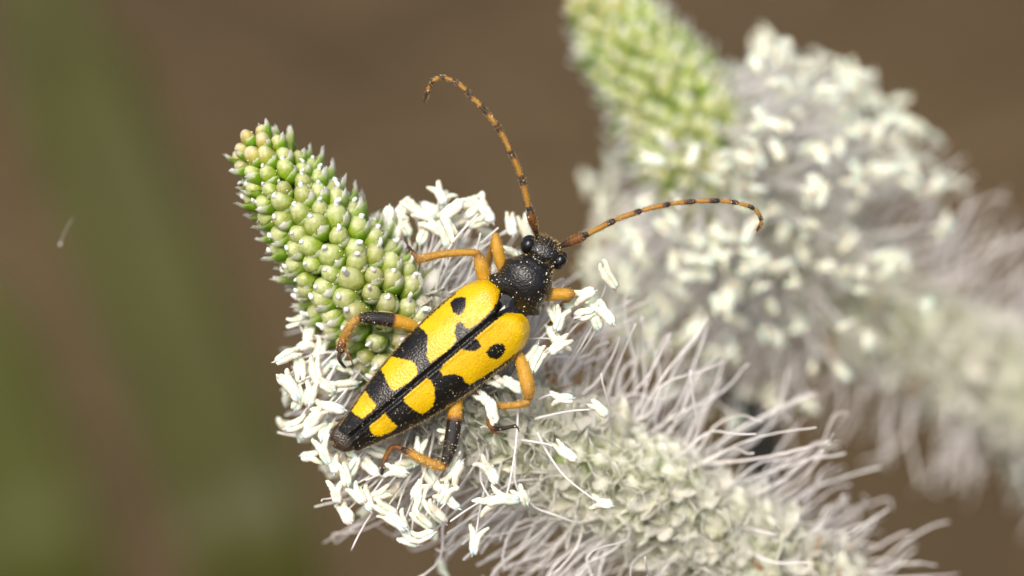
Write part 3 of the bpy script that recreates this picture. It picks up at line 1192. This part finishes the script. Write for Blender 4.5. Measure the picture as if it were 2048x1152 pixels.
beetle_poly = np.array([(655, 880), (690, 820), (760, 720), (860, 610), (930, 550), (985, 545), (1005, 520), (1040, 500), (1035, 470), (1075, 460), (1125, 480), (1145, 520), (1110, 575), (1075, 640), (1065, 680), (1000, 750), (900, 820), (800, 875), (700, 905)], float)
focus_poly = beetle_poly


def to_px(p):
    k = D / (D - p[2])
    return np.array([p[0] * k + 1024, 576 - p[1] * k])


class Spike:
    def __init__(self, axis_pts, name, label, group):
        pts = [L(*p) for p in axis_pts]
        last = pts[-1]
        dirn = unit(pts[-1] - pts[-2])
        h = height(last)
        ground_pts = []
        for k in (0.08, 0.25, 0.6, 1.0):
            q = last + dirn * h * 0.10 * math.sin(k * math.pi / 2)
            ground_pts.append(q + DOWN * height(q) * k)
        head = catmull(pts, 400)
        seg = np.linalg.norm(np.diff(head, axis=0), axis=1)
        self.s = np.concatenate([[0], np.cumsum(seg)])
        self.head = head
        self.T, self.A, self.Bn = frames(head)     # T runs from the tip down
        tail = catmull([head[-2], *ground_pts], 40)
        self.path = np.vstack([head[:-1:8], tail])
        self.th = Thing(name, ground_pts[-1], label, 'flower spike', group)
        self.base = ground_pts[-1]

    def at(self, s):
        out = []
        for arr in (self.head, self.T, self.A, self.Bn):
            out.append(np.array([np.interp(s, self.s, arr[:, k]) for k in range(3)]))
        return out

    def stalk(self, core):
        p = self.path
        d = np.concatenate([[0], np.cumsum(np.linalg.norm(np.diff(p, axis=0), axis=1))])
        R = np.interp(d, core[0], core[1])
        self.th.part('stalk', Mesh().add(*tube(p, R, 14)), M['stalk'])


def build_spike(sp, env, s_bud, s_end, fresh, seed, tip_yellow, hero=None, allow=None, n_fresh=200, n_old=280, dens=1.0, stam_len=(190, 260), bias_old=None, late=0, lean=.20, extra=0, asc=.95, old_len=(180, 315)):
    r = np.random.default_rng(seed)
    th = sp.th
    sp.stalk(([0, 20, 150, 600, s_end, s_end + 400, 4000], [8, 14, np.interp(150, *env) - 58, np.interp(600, *env) - 42, np.interp(s_end, *env) - 40, 42, 40]))
    # ---- buds and florets on a phyllotactic spiral
    s, i = 8.0, 0
    flo, dust = [], []
    while s < s_end:
        Re = float(np.interp(s, *env))
        P, T, A, C = sp.at(s)
        ang = i * 2.399963 + r.normal() * .075
        rad = A * math.cos(ang) + C * math.sin(ang)
        tip = -T
        tilt = math.radians(np.interp(s, [0, 40, 120, 300, 600], [78, 62, 46, 36, 24]) + r.normal() * 7)
        d = rad * math.cos(tilt) + tip * math.sin(tilt)
        sb = s_bud - 60 * rad[0] - 60 * rad[1] + r.normal() * 22
        size = np.interp(s, [0, 60, 160, 500], [0.48, 0.57, 0.70, 0.82]) * (1 + r.normal() * .10)
        base = P + rad * max(4, (Re - 80 * size * math.cos(tilt) - 2)) - tip * 22 * math.sin(tilt)
        front = rad[2]
        keep = front > -0.72
        if s < sb:
            if keep:
                b = th.place('bud', BUD[r.integers(6)], base, d, tip + r.normal(size=3) * .15, (size, size, size * (1 + r.normal() * .05)))
                xx = tip - unit(d) * np.dot(tip, unit(d))
                if front > -.1:
                    dust.append((base, unit(d), unit(xx), size))
                age = np.clip((s - 330) / 260, 0, 1) * .9 + r.normal() * .12
                yl = np.clip(1.2 - s / tip_yellow + r.normal() * .15, 0, 1)
                b.color = (float(np.clip(age, 0, 1)), float(yl), 0, 1)
                th.place('bract', BRACT[r.integers(6)], (0, 0, 0), (0, 0, 1), (1, 0, 0), (1.0, 1.0, 0.56 + 0.66 * (1 - max(0, front)) ** .8 + r.normal() * .05), b, False)
                if s > 90 and r.random() < 0.92:
                    kk = r.integers(10)
                    th.place('stigma', STIGMA[kk if s > 330 else (kk // 5) * 5 + kk % 3], (0, 0, 0), (0, 0, 1), (math.cos(ang), math.sin(ang), 0), (1, 1, 1), b, False)
        else:
            if keep:
                o = th.place('floret', FLORET[r.integers(6)], base, d + r.normal(size=3) * .12, tip + r.normal(size=3) * .3, (size * r.uniform(1.35, 1.75), size * r.uniform(1.35, 1.75), size * r.uniform(.95, 1.35)))
                if r.random() < (.75 if s < fresh[1] else .35):
                    th.place('corolla', COROLLA[r.integers(6)], (0, 0, 0), (0, 0, 1), (math.cos(ang * 3), math.sin(ang * 3), 0), (1, 1, 1), o, False)
        if s >= sb or s > fresh[0]:
            flo.append((s, ang, base, d, rad, tip))
        s += 2500 * size * size / (2 * math.pi * max(Re - 22, 16)) / dens * (1.45 if s > sb + 60 else 1)
        i += 1

    def strand(pts, r0, r1, wave=2.5, flat=1.0):
        P = catmull(pts, 14)
        t = np.linspace(0, 1, 14)
        for k in (1, 2, 3):
            P += np.sin(t * math.pi * k + r.uniform(0, 6))[:, None] * r.normal(size=3) * (wave / k) * (t * (1.15 - t) * 4)[:, None] ** .5
        R = np.linspace(r0, r1, 14) * (1 + r.normal(size=14) * .07)
        return Mesh().add(*tube(P, R, 6, flat))

    used = 0
    explicit = {}

    def stamen(foot, end, mid_off, long_dir, face, sc=1.0, rr=3.0):
        nonlocal used
        m = (foot + end) / 2 + mid_off
        ms = strand([foot, foot * .6 + m * .4 + mid_off * .2, m, m * .35 + end * .65 + mid_off * .15, end], rr, rr * .62, .6)
        o = th.part('stamen', ms, M['filament'])
        ld = unit(long_dir)
        th.place('anther', ANTHER[r.integers(24)], end - th.org, ld, np.cross(face, ld) + 1e-4, (sc * asc, sc * asc, sc * asc * 1.06), o, False)
        used += 1

    fs = [f for f in flo if fresh[0] <= f[0] <= fresh[1]]
    # ---- pollen grains dusted over the buds
    if hero:
        pol = Mesh()
        for (bp, bd, bx, bs) in dust:
            for _ in range(int(r.integers(3, 11))):
                a, zl = r.uniform(0, 2 * math.pi), r.uniform(25, 81)
                rl = np.interp(zl, [26, 40, 52, 63, 72, 78, 82], [28, 30, 29.5, 26.5, 21.5, 15, 8])
                y_ = np.cross(bd, bx)
                pol.add(*ico(bp + (bx * math.cos(a) * rl + y_ * math.sin(a) * rl + bd * zl) * bs, r.uniform(.7, 1.8)))
        th.part('pollen', pol, M['pollen'], kind='stuff')
    # ---- anthers seen one by one in the photograph
    if hero:
        for (x, y, z, ang, *ft) in hero:
            p = L(x, y, z)
            di = [np.linalg.norm(p - (f[2] + f[3] * 50) + np.array([0, 0, 0])) + abs(np.linalg.norm(p - f[2] - f[3] * 40) - 190) * .8 - 120 * np.dot(unit(p - f[2]), f[4]) for f in flo]
            f = flo[int(np.argmin(di))]
            foot = f[2] + f[3] * 45
            if ft:
                foot = L(*ft)
            a = math.radians(ang)
            ld = np.array([-math.cos(a), -math.sin(a), r.normal() * .35])
            stamen(foot, p, f[4] * 14 + r.normal(size=3) * 8, ld, np.array([0, 0, 1.0]) + r.normal(size=3) * .35, r.uniform(.92, 1.12))
    # ---- the rest of the open stamens
    tries = 0
    while used < n_fresh and tries < 6000 and fs:
        tries += 1
        f = fs[r.integers(len(fs))]
        s_, ang, base, d, rad, tip = f
        if rad[2] < -0.75 or s_ < fresh[0] + late * (max(0, -rad[0] + .25) + 1.1 * max(0, rad[2])):
            continue
        dd = unit(rad + tip * (r.normal() * .22 + lean) + r.normal(size=3) * .20)
        ln = r.uniform(*stam_len)
        foot = base + d * 40
        end = foot + dd * ln
        if allow and not allow(foot, end):
            continue
        stamen(foot, end, r.normal(size=3) * 12, r.normal(size=3) + np.array([0, 0, 0]), dd, r.uniform(.9, 1.12))
    # ---- beyond 300 stamens: the remaining ones joined
    if extra:
        mf = Mesh()
        av = [np.array([v.co[:] for v in a.vertices]) for a in ANTHER]
        af = [[tuple(p.vertices) for p in a.polygons] for a in ANTHER]
        for _ in range(extra * 2):
            s_, ang, base, d, rad, tip = fs[r.integers(len(fs))]
            if rad[2] < -0.75 or s_ < fresh[0] + late * (max(0, -rad[0] + .25) + 1.1 * max(0, rad[2])):
                continue
            dd = unit(rad + tip * (r.normal() * .22 + lean) + r.normal(size=3) * .22)
            foot = base + d * 40
            end = foot + dd * r.uniform(stam_len[0] * .6, stam_len[1])
            if not allow(foot, end):
                continue
            m_ = (foot + end) / 2 + r.normal(size=3) * 12
            mf.add(*tube(catmull([foot, m_, end], 7), np.linspace(3, 2, 7), 5))
            k = int(r.integers(24))
            q = np.linalg.qr(r.normal(size=(3, 3)))[0]
            mf.add(av[k] @ q.T * asc + end, af[k], 1)
        th.part('stamen_mass', mf, [M['filament'], M['anther']], kind='stuff')
    if hero:
        mf = Mesh()
        for _ in range(900):
            s_, ang, base, d, rad, tip = flo[r.integers(len(flo))]
            if not (470 < s_ < 1050) or rad[2] < -.8 or rad[2] > .55 or (rad[1] > 0 and s_ > 800):
                continue
            low = rad[1] < 0
            dd = unit(rad + tip * (r.normal() * .2 + (.45 if low else .15)) + r.normal(size=3) * .14)
            foot = base + d * 40
            end = foot + dd * r.uniform(120, 225)
            if not allow(foot, end):
                continue
            m_ = (foot + end) / 2 + r.normal(size=3) * 9
            mf.add(*tube(catmull([foot, m_, end], 9), np.linspace(3.2, 2.0, 9), 5, r.uniform(.5, 1)))
        th.part('filament_mass', mf, M['filament'], kind='stuff')
    # ---- tangle of short broken strands among the spent flowers
    tg = Mesh()
    for _ in range(2600):
        s_, ang, base, d, rad, tip = flo[r.integers(len(flo))]
        if rad[2] < -.3 or s_ < fresh[1] - 260:
            continue
        p0 = base + d * r.uniform(35, 75) + r.normal(size=3) * 14
        d1 = unit(d * .5 + r.normal(size=3) * .8)
        p1 = p0 + d1 * r.uniform(16, 44)
        p2 = p1 + unit(d1 + r.normal(size=3) * .8) * r.uniform(16, 56)
        if allow and not allow(p0, p2, True):
            continue
        tg.add(*tube(catmull([p0, p1, p2], 6), np.linspace(r.uniform(1.1, 2.6), .9, 6), 5, r.uniform(.4, 1)))
    th.part('strand_tangle', tg, M['corolla'], kind='stuff')
    # ---- spent filaments without anthers
    old = [f for f in flo if f[0] > fresh[1] - 160]
    cnt, tries = 0, 0
    while cnt < n_old and tries < 8000 and old:
        tries += 1
        s_, ang, base, d, rad, tip = old[r.integers(len(old))]
        if rad[2] < -0.85 or (rad[2] > .4 and r.random() < .85):
            continue
        bias = bias_old(base, rad, tip, s_, r)
        dd = unit(rad + bias + r.normal(size=3) * .16)
        ln = r.uniform(*old_len) * (1 - .25 * np.clip((s_ - 1150) / 350, 0, 1)) * (1.25 if late and rad[1] > 0 else 1)
        foot = base + d * 42
        curl = unit(r.normal(size=3)) * r.uniform(8, 55)
        end = foot + dd * ln + curl
        if allow and not allow(foot, end, True):
            continue
        m = (foot + end) / 2 - curl * .8
        pts = [foot, foot * .55 + m * .45, m, m * .4 + end * .6 - curl * .1, end]
        if r.random() < .25:
            pts.append(end + unit(dd + r.normal(size=3) * 1.0) * 30)
        ms = strand(pts, r.uniform(2.3, 4.3), r.uniform(1.2, 2.4), r.uniform(5, 17), r.uniform(.4, .9))
        th.part('filament', ms, M['wilted'])
        cnt += 1
    # ---- dried brown corollas between the spent flowers
    for _ in range(34):
        s_, ang, base, d, rad, tip = old[r.integers(len(old))]
        if rad[2] < -.2 or s_ < fresh[1]:
            continue
        if allow and not allow(base + d * 60, base + d * 95, True):
            continue
        th.place('dried_corolla', DRIED[r.integers(5)], base + d * 45, d + r.normal(size=3) * .45, tip + r.normal(size=3) * .4, (1, 1, r.uniform(.8, 1.5)))
    return flo


# front spike, the one the beetle walks on
front = Spike([(492, 268, -112), (540, 335, -118), (600, 420, -124), (668, 505, -135), (735, 595, -160), (812, 690, -205), (905, 775, -238), (1020, 850, -262), (1160, 925, -295), (1310, 1005, -340), (1460, 1095, -395), (1600, 1190, -455), (1760, 1310, -540)],
              'plantain_flower_spike', 'plantain flower spike with the yellow and black beetle sitting on it', 'plantain flower spikes')


def allow_front(foot, end, old=False):
    for t in (0.35, 0.55, 0.75, 1.0, 1.12):
        p = foot + (end - foot) * t
        q = to_px(p)
        if p[2] > -95:
            if signed(beetle_poly, q[None])[0] > -26:
                return False
            # keep legs and antennae clear
            for (a, b) in LEGS:
                ab = b - a
                tt = np.clip(np.dot(q - a, ab) / np.dot(ab, ab), 0, 1)
                if np.linalg.norm(q - a - ab * tt) < 24:
                    return False
        if p[2] > 25:
            return False
    q = to_px(end)
    return old or (q[0] > 560 and q[1] > 400 and not (q[0] < 640 and q[1] < 640))


LEGS = [(np.array(a, float), np.array(b, float)) for a, b in (((835, 518), (955, 506)), ((991, 463), (1005, 540)), ((719, 635), (830, 655)), ((719, 635), (681, 700)), ((681, 700), (706, 730)), ((1095, 590), (1150, 588)), ((1034, 703), (1058, 800)), ((1058, 804), (985, 812)), ((914, 787), (891, 934)), ((891, 936), (800, 896)), ((985, 812), (1036, 852)), ((955, 506), (968, 550)))]
hero = [  # x, y, depth, direction of the lilac point (degrees, counter-clockwise)
    (572, 713, -80, 205), (570, 765, -75, 130), (583, 775, -70, 300), (600, 640, -150, 20), (618, 668, -140, 80), (640, 700, -130, 250), (610, 690, -120, 200),
    (632, 745, -90, 280), (655, 772, -80, 330), (622, 790, -70, 260), (600, 800, -85, 240), (628, 838, -60, 225), (660, 815, -70, 350), (690, 770, -100, 10),
    (648, 905, -55, 290), (625, 860, -65, 215), (620, 912, -90, 180), (668, 930, -60, 275), (700, 900, -75, 300), (690, 950, -55, 285), (705, 935, -80, 60),
    (690, 1025, -70, 300), (672, 985, -60, 275), (715, 990, -50, 310), (735, 1000, -60, 290), (755, 990, -70, 200), (770, 1018, -50, 330), (790, 1040, -45, 325),
    (805, 1052, -60, 300), (822, 1082, -60, 340), (850, 1072, -55, 20), (845, 1040, -45, 320), (838, 1003, -40, 250), (835, 980, -40, 235), (890, 988, -35, 235), (898, 1000, -45, 320),
    (795, 942, -40, 350), (836, 905, -70, 255), (905, 925, -60, 250), (912, 945, -50, 60), (972, 935, -30, 310), (985, 950, -25, 300), (988, 1004, -40, 20), (1012, 998, -30, 350, 1036, 800, -90), (1206, 1008, -60, 350, 1075, 865, -80),
    (950, 1083, -70, 260), (1046, 995, -50, 300), (1132, 905, -35, 320, 1040, 880, -90), (1200, 818, -35, 320, 1070, 838, -95), (1126, 796, -40, 0, 1075, 800, -85), (985, 822, -40, 100), (972, 800, -60, 320), (1000, 765, -60, 340), (1028, 770, -55, 330),
    (1075, 720, -60, 240), (1063, 712, -70, 60), (1118, 640, -55, 250), (1108, 628, -70, 290), (1170, 590, -60, 20), (1176, 626, -50, 200), (1190, 640, -60, 290), (1210, 628, -40, 310), (1216, 553, -60, 300), (1150, 605, -80, 200),
    (775, 436, -150, 80), (800, 425, -170, 60), (828, 415, -160, 320), (848, 430, -140, 350), (880, 388, -150, 300), (888, 402, -170, 240), (905, 420, -130, 40), (938, 405, -150, 190), (972, 420, -140, 300), (955, 445, -130, 200),
    (1022, 452, -170, 280), (1050, 458, -200, 290), (812, 452, -150, 290), (868, 455, -140, 320), (890, 470, -130, 280), (845, 470, -150, 250), (920, 440, -170, 20), (790, 470, -160, 260), (865, 420, -190, 150),
    (905, 860, -90, 20), (760, 905, -100, 340), (820, 925, -110, 20), (865, 960, -90, 300), (735, 930, -95, 320), (645, 740, -110, 60), (680, 730, -110, 170), (600, 735, -100, 100), (650, 860, -75, 250), (590, 850, -100, 200)]


def bias_front(base, rad, tip, s, r):
    up = rad[1]
    t = tip * (r.normal() * .3 + (.55 if up < -.1 else -.05)) - tip * np.clip((s - 1150) / 500, 0, 1) * .9
    return t


envF = ([0, 20, 60, 150, 300, 430, 600, 900, 1700], [28, 40, 57, 83, 106, 121, 132, 126, 118])
build_spike(front, envF, 560, 1660, (440, 820), 11, 85, hero, allow_front, n_fresh=150, n_old=300, stam_len=(150, 235), bias_old=bias_front)

# the second spike, about 18 mm further back
back = Spike([(1165, -35, -840), (1230, 50, -850), (1325, 185, -870), (1410, 315, -900), (1498, 430, -950), (1605, 535, -1010), (1740, 625, -1080), (1880, 700, -1160), (2050, 785, -1260), (2240, 880, -1380), (2420, 1000, -1520)],
             'plantain_flower_spike', "plantain flower spike with no insect on it, standing behind the beetle's spike", 'plantain flower spikes')


def bias_back(base, rad, tip, s, r):
    return tip * (r.normal() * .35 - .05)


envB = ([0, 20, 60, 150, 300, 430, 600, 900, 1700], [34, 46, 68, 100, 126, 138, 146, 134, 118])
build_spike(back, envB, 540, 1700, (300, 830), 23, 110, None, lambda a, b, old=False: old or to_px(b)[0] > 1175 and to_px(b)[1] > np.interp(to_px(b)[0], [1400, 1450, 1560, 1650, 1750, 1850, 2048], [120, 80, 65, 90, 145, 240, 340]), n_fresh=300, n_old=290, stam_len=(190, 320), bias_old=bias_back, late=120, lean=.02, extra=110, asc=.84, old_len=(140, 260))

# ---------------------------------------------------------------- small things
# a green leaf at the foot of the second spike and a dark stem between the spikes
blade('plantain_leaf', [L(1985, 800, -1330), L(2030, 870, -1350), L(2080, 950, -1380), L(2170, 1080, -1480)], 120, M['leaf_bright'], 'green leaf tip below the flower spike that has no insect', 'leaf', keel=.3)
blade('dark_stem', [L(1400, 730, -1350), L(1465, 790, -1360), L(1515, 860, -1380), L(1520, 960, -1440), L(1490, 1100, -1600)], 90, M['dark_stem'], 'short dark withered stem standing between the two flower spikes', 'stem', keel=.5)

# a tiny fibre drifting past
fb = Thing('plant_fibre', L(121, 488, -330), 'tiny pale fibre drifting in the air before the olive grass blade', 'fibre')
fm = Mesh().add(*tube(catmull([L(121, 488, -330), L(126, 472, -332), L(136, 452, -338), L(146, 434, -345)], 8), [.9, .5, .35, .3, .3, .3, .25, .15], 5))
fm.add(*ico(L(120, 489, -330), 3.2))
fb.part('fibre', fm, M['filament'])
